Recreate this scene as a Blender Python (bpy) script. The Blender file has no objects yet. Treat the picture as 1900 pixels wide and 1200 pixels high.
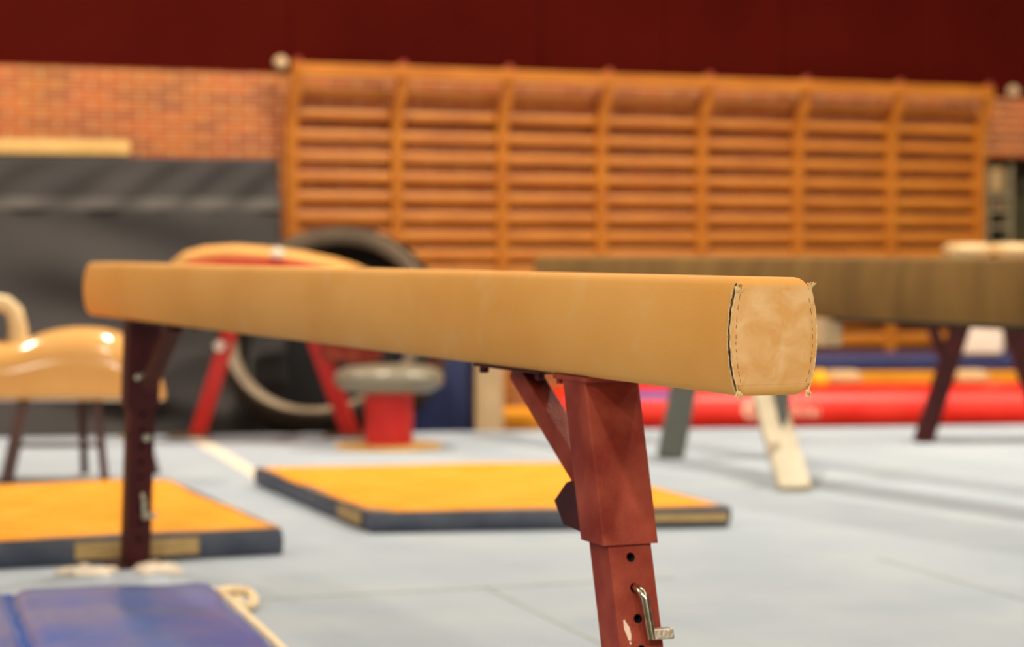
import bpy, bmesh, math, random
from mathutils import Vector, Matrix, noise
random.seed(7)
PI = math.pi
SC = bpy.context.scene
COL = SC.collection

# ------------------------------------------------------------------ camera
FPX, CAMH, PITCH = 4200.0, 0.92, math.atan(135/4200)
cam = bpy.data.cameras.new('camera'); cam_o = bpy.data.objects.new('camera', cam); COL.objects.link(cam_o)
cam.sensor_fit = 'HORIZONTAL'; cam.sensor_width = 22.62; cam.lens = 22.62*FPX/1900
cam_o.location = (0, 0, CAMH); cam_o.rotation_euler = (PI/2-PITCH, 0, 0)
cam.dof.use_dof = True; cam.dof.focus_distance = 3.13; cam.dof.aperture_fstop = 2.15
cam.clip_start = 0.05; cam.clip_end = 100
SC.camera = cam_o

# ------------------------------------------------------------------ world, lamps, exposure
SC.view_settings.view_transform = 'Standard'; SC.view_settings.look = 'None'
SC.view_settings.gamma = 1; SC.view_settings.use_curve_mapping = False
SC.view_settings.exposure = 0.0
w = bpy.data.worlds.new('hall_air'); SC.world = w; w.use_nodes = True
bg = w.node_tree.nodes['Background']; bg.inputs[0].default_value = (1.0, 0.82, 0.62, 1); bg.inputs[1].default_value = 0.10
def lamp(x, y, z, power, size=0.36, col=(1.0, 0.90, 0.74)):
    l = bpy.data.lights.new('ceiling_lamp', 'AREA'); l.energy = power; l.size = size; l.shape = 'DISK'; l.color = col
    o = bpy.data.objects.new('ceiling_lamp_light', l); COL.objects.link(o); o.location = (x, y, z)
for ly in (-4.5, 0.5, 5.5, 10.5):
    for lx, kx_ in ((-5.2, .70 if ly in (-4.5, 10.5) else 0), (-1.4, .85), (2.4, 1.1), (6.2, 1.25)):
        if kx_: lamp(lx+0.3*ly/4-0.6, ly, 5.6, kx_*{-4.5: 370, 0.5: 40, 5.5: 66, 10.5: 268}[ly])

lamp(-9.6, 1.0, 5.6, 230, .25); lamp(-6.9, 2.1, 5.6, 95, .25)

# ------------------------------------------------------------------ helpers
def ray(px, py):
    u, v = (px-950)/FPX, (600-py)/FPX
    return Vector((u, math.cos(PITCH)+v*math.sin(PITCH), -math.sin(PITCH)+v*math.cos(PITCH)))
def at(px, py, Y):
    d = ray(px, py); return Vector((0, 0, CAMH))+d*(Y/d.y)
def ground(px, py, z=0.0):
    d = ray(px, py); return Vector((0, 0, CAMH))+d*((z-CAMH)/d.z)
def lin(c):
    return tuple(((v/255)/12.92 if v/255 <= .04045 else ((v/255+.055)/1.055)**2.4) for v in c)+(1,)

def mat(name, c, c2=None, rough=0.6, metal=0.0, scale=8, bump=0.0, bscale=60, stretch=(1, 1, 1), sheen=0, coat=0, detail=4, lo=.35, hi=.65, spec=.5):
    m = bpy.data.materials.new(name); m.use_nodes = True; nt = m.node_tree; N = nt.nodes; L = nt.links
    b = N['Principled BSDF']; b.inputs['Roughness'].default_value = rough; b.inputs['Metallic'].default_value = metal
    b.inputs['Specular IOR Level'].default_value = spec
    if sheen: b.inputs['Sheen Weight'].default_value = sheen
    if coat: b.inputs['Coat Weight'].default_value = coat; b.inputs['Coat Roughness'].default_value = .15
    tc = N.new('ShaderNodeTexCoord'); mp = N.new('ShaderNodeMapping'); mp.inputs['Scale'].default_value = stretch
    L.new(tc.outputs['Object'], mp.inputs[0])
    n = N.new('ShaderNodeTexNoise'); n.inputs['Scale'].default_value = scale; n.inputs['Detail'].default_value = detail
    L.new(mp.outputs[0], n.inputs['Vector'])
    r = N.new('ShaderNodeValToRGB'); r.color_ramp.elements[0].position = lo; r.color_ramp.elements[1].position = hi
    r.color_ramp.elements[0].color = lin(c); r.color_ramp.elements[1].color = lin(c2 or c)
    L.new(n.outputs['Fac'], r.inputs[0]); L.new(r.outputs[0], b.inputs['Base Color'])
    if bump:
        n2 = N.new('ShaderNodeTexNoise'); n2.inputs['Scale'].default_value = bscale; n2.inputs['Detail'].default_value = 5
        L.new(mp.outputs[0], n2.inputs['Vector'])
        bp = N.new('ShaderNodeBump'); bp.inputs['Strength'].default_value = bump; bp.inputs['Distance'].default_value = .003
        L.new(n2.outputs['Fac'], bp.inputs['Height']); L.new(bp.outputs[0], b.inputs['Normal'])
    return m

def obj(name, bm, m, parent=None, smooth=True, angle=35, bevel=0, loc=None, rotz=0):
    bmesh.ops.recalc_face_normals(bm, faces=bm.faces)
    me = bpy.data.meshes.new(name); bm.to_mesh(me); bm.free()
    ms = m if isinstance(m, (list, tuple)) else [m]
    for q in ms: me.materials.append(q)
    o = bpy.data.objects.new(name, me); COL.objects.link(o)
    if smooth:
        me.shade_smooth(); me.set_sharp_from_angle(angle=math.radians(angle))
    if bevel:
        b = o.modifiers.new('bevel', 'BEVEL'); b.width = bevel; b.segments = 3; b.limit_method = 'ANGLE'; b.angle_limit = math.radians(40)
        b.harden_normals = True
    if parent: o.parent = parent
    if loc is not None: o.location = loc
    o.rotation_euler = (0, 0, rotz)
    return o
def tag(o, label, cat, group=None):
    o['label'] = label; o['category'] = cat
    if group: o['group'] = group
    return o
def thing(name, label, cat, loc=(0, 0, 0), rotz=0, group=None):
    o = bpy.data.objects.new(name, None); COL.objects.link(o); o.location = loc; o.rotation_euler = (0, 0, rotz)
    o.empty_display_size = .1
    return tag(o, label, cat, group)
def struct(o): o['kind'] = 'structure'; return o

def add_box(bm, x0, x1, y0, y1, z0, z1, f=None, mi=0):
    P = [Vector(p) for p in ((x0,y0,z0),(x1,y0,z0),(x1,y1,z0),(x0,y1,z0),(x0,y0,z1),(x1,y0,z1),(x1,y1,z1),(x0,y1,z1))]
    if f: P = [f(p) for p in P]
    v = [bm.verts.new(p) for p in P]
    for q in ((0,3,2,1),(4,5,6,7),(0,1,5,4),(1,2,6,5),(2,3,7,6),(3,0,4,7)):
        bm.faces.new([v[i] for i in q]).material_index = mi
def box(*a, **k):
    bm = bmesh.new(); add_box(bm, *a, **k); return bm
def add_loft(bm, rings, caps=True, closed=True):
    R = [[bm.verts.new(p) for p in r] for r in rings]; n = len(R[0])
    for a, b in zip(R, R[1:]):
        for i in range(n if closed else n-1):
            j = (i+1) % n; bm.faces.new((a[i], a[j], b[j], b[i]))
    if caps: bm.faces.new(R[0][::-1]); bm.faces.new(R[-1])
    return R
def add_tube(bm, pts, r, n=12, caps=True, flat=1.0):
    pts = [Vector(p) for p in pts]; rings = []
    up = None
    for i, p in enumerate(pts):
        t = (pts[min(i+1, len(pts)-1)]-pts[max(i-1, 0)]).normalized()
        if up is None: up = Vector((0, 0, 1)) if abs(t.z) < .9 else Vector((1, 0, 0))
        s = t.cross(up).normalized(); up = s.cross(t).normalized()
        rr = r[i] if isinstance(r, (list, tuple)) else r
        rings.append([p+s*rr*math.cos(2*PI*k/n)+up*rr*flat*math.sin(2*PI*k/n) for k in range(n)])
    add_loft(bm, rings, caps)
def tube(*a, **k):
    bm = bmesh.new(); add_tube(bm, *a, **k); return bm
def add_lathe(bm, prof, n=32, c=(0, 0, 0)):
    c = Vector(c); rings = []
    for r, z in prof: rings.append([c+Vector((r*math.cos(2*PI*k/n), r*math.sin(2*PI*k/n), z)) for k in range(n)])
    add_loft(bm, rings)
def lathe(*a, **k):
    bm = bmesh.new(); add_lathe(bm, *a, **k); return bm
def add_bar(bm, a, b, wx, wy, side=Vector((1, 0, 0))):
    """rectangular bar from a to b, wx along side"""
    a, b = Vector(a), Vector(b); t = (b-a).normalized(); s = (side-t*side.dot(t)).normalized(); u = t.cross(s)
    R = []
    for p in (a, b): R.append([p+s*wx/2*i+u*wy/2*j for i, j in ((-1,-1),(1,-1),(1,1),(-1,1))])
    add_loft(bm, R)
def bar(*a, **k):
    bm = bmesh.new(); add_bar(bm, *a, **k); return bm
def add_poly(bm, pts, d):
    """extrude polygon pts by vector d"""
    d = Vector(d); add_loft(bm, [[Vector(p) for p in pts], [Vector(p)+d for p in pts]])
def rbox(hx, hy, r, n=4):
    """rounded rectangle outline"""
    P = []
    for cx, cy, a in ((hx-r, hy-r, 0), (-hx+r, hy-r, 90), (-hx+r, -hy+r, 180), (hx-r, -hy+r, 270)):
        for k in range(n+1):
            t = math.radians(a+90*k/n); P.append((cx+r*math.cos(t), cy+r*math.sin(t)))
    return P
def pillow(x0, x1, y0, y1, z0, z1, r, n=4, m=4):
    """box with softly rounded edges"""
    bm = bmesh.new(); cx, cy = (x0+x1)/2, (y0+y1)/2; hx, hy = (x1-x0)/2, (y1-y0)/2; rings = []
    for k in range(m+1):
        t = PI/2*k/m; i = r*(1-math.sin(t)); z = z0+r*(1-math.cos(t))
        rings.append((i, z))
    rings += [(i, z0+z1-z) for i, z in rings[::-1]]
    add_loft(bm, [[Vector((cx+x, cy+y, z)) for x, y in rbox(hx-i, hy-i, max(r-i, .001)+r*.3, n)] for i, z in rings])
    return bm

# ------------------------------------------------------------------ materials
def leather_mat():
    m = mat('tan_suede', (228, 162, 80), (236, 173, 92), rough=.8, scale=5, bump=.15, bscale=220, stretch=(1, .6, 1), spec=.2)
    nt = m.node_tree; N = nt.nodes; L = nt.links; b = N['Principled BSDF']
    old = b.inputs['Base Color'].links[0].from_socket
    tc = [n for n in N if n.type == 'TEX_COORD'][0]
    sp = N.new('ShaderNodeSeparateXYZ'); L.new(tc.outputs['Object'], sp.inputs[0])
    mr = N.new('ShaderNodeMapRange'); mr.inputs[1].default_value = .0022; mr.inputs[2].default_value = 0.0; L.new(sp.outputs[1], mr.inputs[0])
    n = N.new('ShaderNodeTexNoise'); n.inputs['Scale'].default_value = 26; n.inputs['Detail'].default_value = 7; n.inputs['Distortion'].default_value = .6
    L.new(tc.outputs['Object'], n.inputs['Vector'])
    r2 = N.new('ShaderNodeMapRange'); r2.inputs[1].default_value = .42; r2.inputs[2].default_value = .80; r2.inputs[4].default_value = .75; L.new(n.outputs['Fac'], r2.inputs[0])
    mu = N.new('ShaderNodeMath'); mu.operation = 'MULTIPLY'; L.new(mr.outputs[0], mu.inputs[0]); L.new(r2.outputs[0], mu.inputs[1])
    m0 = N.new('ShaderNodeMixRGB'); m0.inputs[2].default_value = lin((216, 160, 94)); L.new(old, m0.inputs[1]); L.new(mr.outputs[0], m0.inputs[0])
    mx = N.new('ShaderNodeMixRGB'); mx.inputs[2].default_value = lin((240, 206, 156)); L.new(m0.outputs[0], mx.inputs[1]); L.new(mu.outputs[0], mx.inputs[0])
    # faint pale hand marks along the sides
    n3 = N.new('ShaderNodeTexNoise'); n3.inputs['Scale'].default_value = 9; n3.inputs['Detail'].default_value = 8; n3.inputs['Distortion'].default_value = 1.2
    L.new(tc.outputs['Object'], n3.inputs['Vector'])
    r3 = N.new('ShaderNodeMapRange'); r3.inputs[1].default_value = .55; r3.inputs[2].default_value = .8; r3.inputs[4].default_value = .5; L.new(n3.outputs['Fac'], r3.inputs[0])
    m4 = N.new('ShaderNodeMixRGB'); m4.inputs[2].default_value = lin((232, 190, 128)); L.new(mx.outputs[0], m4.inputs[1]); L.new(r3.outputs[0], m4.inputs[0])
    L.new(m4.outputs[0], b.inputs['Base Color'])
    return m
M = {}
M['suede'] = leather_mat()
M['suede_end'] = mat('worn_tan_suede', (206, 148, 84), (222, 174, 116), rough=.75, scale=22, bump=.3, bscale=90, sheen=.1, detail=7, lo=.35, hi=.75, spec=.25)
M['raw'] = mat('raw_leather_edge', (200, 160, 100), (232, 200, 150), rough=.9, scale=200)
M['gap'] = mat('black_seam_gap', (22, 16, 10), (110, 76, 40), rough=.9, scale=160, lo=.45, hi=.62)
M['thread'] = mat('dark_thread', (84, 66, 48), (120, 96, 66), rough=.8, scale=100)
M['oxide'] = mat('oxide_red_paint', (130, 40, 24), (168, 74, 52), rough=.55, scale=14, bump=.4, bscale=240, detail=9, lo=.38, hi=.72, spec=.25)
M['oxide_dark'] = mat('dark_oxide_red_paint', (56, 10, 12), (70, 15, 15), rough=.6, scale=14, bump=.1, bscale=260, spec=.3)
M['chip'] = mat('bare_primer_chip', (240, 205, 185), (250, 222, 205), rough=.7, scale=60)
M['dark'] = mat('dark_hollow', (12, 8, 7), rough=.9)
M['steel'] = mat('polished_steel', (190, 178, 150), (215, 205, 180), rough=.18, metal=1, scale=40, bump=.1, bscale=90)
M['steel_flat'] = mat('brushed_steel', (180, 165, 145), (200, 188, 170), rough=.38, metal=1, scale=60, bump=.2, bscale=200)
M['suede2'] = mat('old_brown_suede', (112, 82, 36), (132, 100, 48), rough=.8, scale=5, stretch=(1, 1.8, .35), detail=6, bump=.2, bscale=100, sheen=.1, spec=.2)
M['green_steel'] = mat('dark_green_steel', (34, 38, 30), (44, 50, 40), rough=.5)
M['grey_leg'] = mat('grey_green_paint', (92, 96, 88), (102, 106, 98), rough=.5, scale=6)
M['cream_leg'] = mat('cream_leg_finish', (178, 162, 132), (196, 180, 150), rough=.35, scale=5)  # paler base tone than the grey legs of the same beam
M['carpet'] = mat('pale_grey_blue_carpet', (166, 175, 186), (176, 183, 191), rough=.95, scale=2.2, bump=.4, bscale=500, spec=.1)
M['seam'] = mat('carpet_seam_grey', (164, 172, 172), (176, 182, 182), rough=.95, spec=.1)
M['cream_line'] = mat('cream_floor_tape', (226, 208, 186), (234, 220, 200), rough=.8)
M['hallfloor'] = mat('brown_hall_floor', (52, 36, 24), (66, 46, 30), rough=.5, scale=4)
M['yellow'] = mat('yellow_mat_fabric', (232, 152, 36), (240, 164, 54), rough=.85, scale=7, bump=.3, bscale=300, spec=.15)
M['navy'] = mat('navy_mat_vinyl', (62, 70, 88), (82, 88, 102), rough=.55, scale=7, bump=.5, bscale=20)
M['tan_label'] = mat('tan_velcro_strip', (176, 146, 96), (198, 168, 112), rough=.9, scale=20, stretch=(1, 1, 6))
M['blue'] = mat('blue_vinyl', (76, 112, 190), (104, 124, 180), rough=.3, scale=5, bump=.25, bscale=9, coat=.3)
M['rope'] = mat('cream_webbing', (232, 205, 160), (244, 222, 184), rough=.9, scale=60)
M['greymat'] = mat('charcoal_vinyl', (60, 56, 56), (68, 63, 61), rough=.75, scale=2, spec=.2)
M['greyband'] = mat('grey_seam_band', (88, 83, 79), (94, 88, 83), rough=.8, scale=5, spec=.2)
M['wood'] = mat('varnished_pine', (182, 104, 24), (202, 124, 36), rough=.42, scale=4, stretch=(1, 1, 6))
M['palewood'] = mat('pale_board', (206, 172, 128), (222, 190, 148), rough=.6, scale=5, stretch=(5, 5, .6))
M['maroon'] = mat('maroon_wall_panel', (66, 7, 2), (75, 11, 4), rough=.85, scale=1.2, spec=.06)
M['rubber'] = mat('black_tyre_rubber', (48, 42, 34), (60, 52, 44), rough=.38, scale=20, bump=.4, bscale=30)
M['red'] = mat('bright_red_paint', (206, 22, 10), (214, 36, 22), rough=.4, scale=5)
M['redvinyl'] = mat('red_vinyl', (236, 36, 18), (242, 48, 30), rough=.4, scale=4)
M['purple'] = mat('purple_vinyl_stripe', (110, 60, 130), (120, 70, 140), rough=.5)
M['print'] = mat('faded_white_print', (250, 190, 160), (252, 205, 180), rough=.6)
M['horse'] = mat('glossy_tan_leather', (230, 172, 98), (236, 182, 112), rough=.17, scale=3, coat=.5, bump=.1, bscale=14)
M['pommel'] = mat('pale_plastic_handle', (226, 194, 140), (234, 204, 152), rough=.35, scale=5)
M['darkwood'] = mat('dark_brown_steel', (66, 30, 20), (80, 38, 26), rough=.4)
M['tanpad'] = mat('tan_pad_cover', (222, 160, 84), (232, 172, 98), rough=.5, scale=4)
M['white'] = mat('white_knob', (246, 230, 210), (250, 238, 222), rough=.35)
M['mushroom'] = mat('grey_brown_vinyl', (122, 114, 96), (138, 128, 108), rough=.3, scale=6)
M['ochre'] = mat('ochre_board', (220, 172, 98), (230, 184, 112), rough=.7, scale=6)
M['deepblue'] = mat('deep_blue_vinyl', (40, 50, 96), (52, 60, 108), rough=.45, scale=3, bump=.4, bscale=8)
M['cream'] = mat('cream_leather', (196, 158, 104), (208, 172, 120), rough=.5, scale=4)
M['olive'] = mat('dark_olive_paint', (58, 52, 26), (66, 60, 32), rough=.6)
M['greyplaster'] = mat('grey_plaster', (150, 138, 108), (164, 150, 118), rough=.8)
M['brown'] = mat('brown_card', (110, 84, 56), (122, 94, 64), rough=.8)
M['black'] = mat('dark_cloth', (24, 20, 20), (34, 30, 32), rough=.8)
M['yellowbag'] = mat('golden_cloth', (244, 176, 20), (250, 190, 40), rough=.7)

def brick_mat():
    m = bpy.data.materials.new('red_brick'); m.use_nodes = True; nt = m.node_tree; N = nt.nodes; L = nt.links
    b = N['Principled BSDF']; b.inputs['Roughness'].default_value = .85; b.inputs['Specular IOR Level'].default_value = .25
    tc = N.new('ShaderNodeTexCoord'); sp = N.new('ShaderNodeSeparateXYZ'); cb = N.new('ShaderNodeCombineXYZ')
    L.new(tc.outputs['Object'], sp.inputs[0]); L.new(sp.outputs[0], cb.inputs[0]); L.new(sp.outputs[2], cb.inputs[1])
    br = N.new('ShaderNodeTexBrick'); L.new(cb.outputs[0], br.inputs['Vector'])
    br.inputs['Scale'].default_value = 1; br.inputs['Brick Width'].default_value = .19; br.inputs['Row Height'].default_value = .0555
    br.inputs['Mortar Size'].default_value = .0048; br.inputs['Mortar Smooth'].default_value = .1; br.inputs['Bias'].default_value = 0
    br.inputs['Color1'].default_value = lin((206, 112, 56)); br.inputs['Color2'].default_value = lin((168, 88, 58)); br.inputs['Mortar'].default_value = lin((222, 178, 124))
    n = N.new('ShaderNodeTexNoise'); n.inputs['Scale'].default_value = 3
    L.new(tc.outputs['Object'], n.inputs['Vector'])
    mx = N.new('ShaderNodeMixRGB'); mx.blend_type = 'MULTIPLY'; mx.inputs[0].default_value = .3
    L.new(br.outputs['Color'], mx.inputs[1]); L.new(n.outputs['Color'], mx.inputs[2]); L.new(mx.outputs[0], b.inputs['Base Color'])
    bp = N.new('ShaderNodeBump'); bp.inputs['Strength'].default_value = .4; bp.inputs['Distance'].default_value = .004; bp.invert = True
    L.new(br.outputs['Fac'], bp.inputs['Height']); L.new(bp.outputs[0], b.inputs['Normal'])
    return m
M['brick'] = brick_mat()

# ================================================================== SETTING
HALL = -0.12
# sprung floor platform: its far edge runs a little askew to the hall wall
o = bmesh.new()
P = [(-7, -3, 0), (8, -3, 0), (8, 12.80, 0), (-7, 10.42, 0)]
add_poly(o, [Vector(p)+Vector((0, 0, HALL)) for p in P], (0, 0, -HALL))
struct(obj('floor', o, M['carpet'], smooth=False))
struct(obj('floor', box(-9, 10, 9.5, 20, HALL-.05, HALL-.002), M['hallfloor'], smooth=False))

# hall wall: local x runs along the wall, local -y faces the room
WANG = math.atan(.4452); WD = Vector((math.cos(WANG), math.sin(WANG), 0)); WN = Vector((math.sin(WANG), -math.cos(WANG), 0))
W0 = Vector((.033, 14.0, 0))
def wx(px):
    """distance along the wall of image column px"""
    u = (px-950)/FPX; Y = (14-.0147)/(1-.4452*u); return (Vector((u*Y, Y, 0))-W0).dot(WD)
DX0, DX1, DZ = wx(1813), wx(1813)+1.7, 1.56
BT = 1.962
bm = bmesh.new()
add_box(bm, -8, DX0, 0, .25, HALL, BT); add_box(bm, DX0, DX1, 0, .25, DZ, BT); add_box(bm, DX1, 9, 0, .25, HALL, BT)
struct(obj('wall_back', bm, M['brick'], smooth=False, loc=W0, rotz=WANG))
bm = bmesh.new()
for a, b in ((-8, wx(540)), (wx(540), wx(1003)), (wx(1003), wx(1232)), (wx(1232), wx(1452)), (wx(1452), wx(1700)), (wx(1700), 9)):
    add_box(bm, a+.003, b-.003, .0, .25, BT, 5.2)
struct(obj('wall_back', bm, M['maroon'], smooth=False, loc=W0, rotz=WANG))
# recess behind the opening
bm = bmesh.new()
add_box(bm, DX0-.1, DX1+.7, .8, .85, HALL, 2.0); add_box(bm, DX0-.15, DX0, .25, .85, HALL, 2.0); add_box(bm, DX0-.15, DX1+.7, .25, .85, DZ, DZ+.1)
struct(obj('wall_right', bm, M['greyplaster'], smooth=False, loc=W0, rotz=WANG))
# open dark door leaf with round fittings
def wl(x, y, z): return W0+WD*x-WN*y+Vector((0, 0, z))
dr = struct(obj('door_1', box(wx(1850)+.22, wx(1850)+.97, .3, .345, HALL, DZ-.01), M['olive'], smooth=False, bevel=.004, loc=W0, rotz=WANG))
def wall_disc(name, px, py, r, d, m, parent, y=.30):
    sc = 14.0/FPX; x = wx(px); Y = W0.y+WD.y*x+y; z = CAMH+(465-py)/FPX*Y; x += y*.727
    bm = bmesh.new()
    rings = []
    for rr, yy in ((r*.25, -d), (r*.7, -d*.9), (r, -d*.4), (r*.95, 0)):
        rings.append([Vector((x+rr*math.cos(2*PI*k/20), y+yy, z+rr*math.sin(2*PI*k/20))) for k in range(20)])
    add_loft(bm, rings)
    o = obj(name, bm, m, parent)
    if parent is None: o.location = W0; o.rotation_euler = (0, 0, WANG)
    return o
wall_disc('door_knob', 1893, 340, .045, .05, M['steel'], dr)
wall_disc('door_lock', 1862, 420, .03, .03, M['greyplaster'], dr)
# little shelf unit in the opening
sh = thing('shelf_unit', 'pale shelf unit standing in the doorway at the right of the wall bars', 'shelf', wl(DX0+.165, .17, HALL), WANG)
z1 = CAMH+(465-362)/270-HALL; z2 = CAMH+(465-388)/270-HALL; z3 = CAMH+(465-418)/270-HALL
SHW = wx(1849)-wx(1813)-.02
for zz in (z1, z2, z3, .9, .3): obj('shelf', box(-.05, SHW+.02, -.12, .12, zz-.02, zz), M['greyplaster'], sh, False)
for xx in (-.05, SHW): obj('side_panel', box(xx-.0, xx+.02, -.12, .12, 0, DZ-HALL-.05), M['greyplaster'], sh, False)
tag(obj('sack', pillow(0, SHW-.04, -.1, .1, 0, .21, .05), M['cream'], loc=wl(DX0+.185, .17, z1+HALL+.001), rotz=WANG), 'cream rounded sack on the top shelf beside the dark door', 'sack')
tag(obj('carton', box(0, SHW-.04, -.1, .1, 0, .07), M['brown'], loc=wl(DX0+.185, .17, z2+HALL+.001), rotz=WANG, smooth=False), 'flat brown box on the shelf below the cream sack', 'box')
tag(obj('folded_cloth', pillow(0, SHW-.04, -.1, .1, 0, .2, .03), M['black'], loc=wl(DX0+.185, .17, .9+HALL+.001), rotz=WANG), 'dark folded cloth low in the shelf unit by the doorway', 'cloth')

# pale round knobs of unknown use, fixed just above the brick
for px, py, lab in ((521, 118, 'round pale wall knob above the brick beside the first wall bar post'), (1875, 171, 'round pale wall knob above the brick right of the wall bars')):
    tag(wall_disc('wall_knob', px, py, .042, .05, M['palewood'], None, y=0), lab, 'wall knob')

# carpet lines
def strip(name, a, b, wd, m, h=.002):
    a, b = Vector(a), Vector(b); t = (b-a).normalized(); s = Vector((-t.y, t.x, 0))*wd/2
    bm = bmesh.new(); add_poly(bm, [a-s, b-s, b+s, a+s], (0, 0, h)); return struct(obj(name, bm, m, smooth=False))
strip('trim_1', ground(350, 806), ground(500, 895), .075, M['cream_line'])
strip('trim_2', ground(478, 1112), ground(1250, 1072), .022, M['seam'])
strip('trim_3', ground(905, 1090), ground(1180, 1225), .016, M['seam'])
strip('trim_4', ground(1630, 1036), ground(1960, 1130), .012, M['seam'])
strip('trim_5', ground(305, 1040), ground(345, 1110), .012, M['seam'])

# ================================================================== WALL BARS
posts = [535, 728, 922, 1105, 1290, 1468, 1640, 1803]
PX = [wx(p) for p in posts]
wb = thing('wall_bars', 'long run of varnished wooden wall bars on the brick wall', 'wall bars', W0, WANG)
TOPZ = 2.0
for x in PX:
    prof = [(-.02, -.02), (-.10, -.02), (-.10, 1.62), (-.125, 1.76), (-.19, 1.90), (-.20, 2.02), (-.155, 2.03), (-.145, 1.93), (-.085, 1.80), (-.02, 1.72)]
    bm = bmesh.new(); add_poly(bm, [(x-.033, y, z) for y, z in prof], (.066, 0, 0))
    obj('upright', bm, M['wood'], wb, bevel=.004)
for a, b in zip(PX, PX[1:]):
    obj('top_rail', box(a-.0, b-.002, -.205, -.17, 1.935, 2.015), M['wood'], wb, bevel=.008)
RZ = [1.85, 1.726, 1.6, 1.478, 1.356, 1.236, 1.12, 1.004, .89, .785, .68, .575, .46, .33]
for i, (a, b) in enumerate(zip(PX, PX[1:])):
    for j_, z in enumerate(RZ):
        rr_ = .030+.0012*j_
        bm = bmesh.new()
        add_loft(bm, [[Vector((x, -.062+.017*math.cos(2*PI*k/12), z+rr_*math.sin(2*PI*k/12))) for k in range(12)] for x in (a+.033, b-.033)])
        obj('rung', bm, M['wood'], wb)
for x in PX:
    bm = bmesh.new(); add_lathe(bm, [(.004, .03), (.02, .026), (.028, .01), (.028, -.005)], 14, (x+.005, -.178, 2.02)); obj('bolt_cap', bm, M['oxide'], wb)

# ================================================================== BALANCE BEAMS
def beam_body(L, H, WT, WM, z0, r=.012, mid=None):
    """stitched suede sleeve: local y runs along the beam from its near end"""
    def w(z): t = (z-z0-H/2)/(H/2); return WT/2+(WM-WT)/2*(1-abs(t)**2.2)
    def ring(y, d):
        zt, zb = z0+H-d, z0+d; rc = .011; P = []
        n = 14
        rightside = [(w(zb+(zt-zb)*k/n), zb+(zt-zb)*k/n) for k in range(n+1)]
        # rounded corners
        def soft(x, z):
            e = min(z-zb, zt-z)
            return x-(rc-math.sqrt(max(rc*rc-(rc-e)**2, 0)) if e < rc else 0)*1.0
        zs = [zb+rc*(1-math.cos(PI/2*k/4)) for k in range(4)]+[zb+rc+(zt-zb-2*rc)*k/12 for k in range(13)]+[zt-rc*(1-math.cos(PI/2*k/4)) for k in range(3, -1, -1)]
        R = [Vector((soft(w(z), z), y, z)) for z in zs]; Lf = [Vector((-p.x, y, p.z)) for p in R[::-1]]
        return R+Lf
    ys = [r*(1-math.sin(PI/2*k/5)) for k in range(5, -1, -1)]
    rings = [ring(y, r*.75*(1-math.cos(PI/2*(5-k)/5)) if False else (r-math.sqrt(max(r*r-(r-y)**2, 0)))) for k, y in enumerate(ys)]
    rings += [ring(r+(L-2*r)*k/24, 0) for k in range(1, 24)]
    rings += [ring(L-y, (r-math.sqrt(max(r*r-(r-y)**2, 0)))) for y in ys[::-1]]
    bm = bmesh.new(); add_loft(bm, rings); return bm, w

BA = math.radians(22.4); ZB, ZT = .724, .884; BL = 4.20
B0 = Vector((.353, 3.049, 0))
nb = thing('balance_beam', 'tan suede balance beam with oxide red legs crossing the foreground', 'balance beam', B0, BA)
bm, wf = beam_body(BL, ZT-ZB, .102, .132, ZB, r=.016)
obj('beam_cover', bm, M['suede'], nb, angle=50)
# suede end panel, slightly domed
def end_panel(y0, sgn):
    bm = bmesh.new(); R = []; n = 18; e = .016
    for j in range(n+1):
        z = ZB+e+(ZT-ZB-2*e)*j/n; row = []
        for i in range(13):
            s = -1+2*i/12; x = s*(wf(z)-.0002)
            t = 1-((z-(ZB+ZT)/2)/((ZT-ZB)/2-e))**2
            y = -.0003-.0040*(1-s**4)*t
            row.append(bm.verts.new((x, y0+sgn*y, z)))
        R.append(row)
    for a, b in zip(R, R[1:]):
        for i in range(12): bm.faces.new((a[i], a[i+1], b[i+1], b[i]))
    # rim back to the cover
    rim = [r[0] for r in R]+R[-1][1:]+[r[-1] for r in R[-2::-1]]+R[0][-2:0:-1]
    back = [bm.verts.new((v.co.x, y0+sgn*.004, v.co.z)) for v in rim]
    for i in range(len(rim)):
        j = (i+1) % len(rim); bm.faces.new((rim[i], rim[j], back[j], back[i]))
    return bm
obj('end_panel', end_panel(0, 1), M['suede'], nb, angle=50)
obj('end_panel', end_panel(BL, -1), M['suede'], nb, angle=50)
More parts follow.
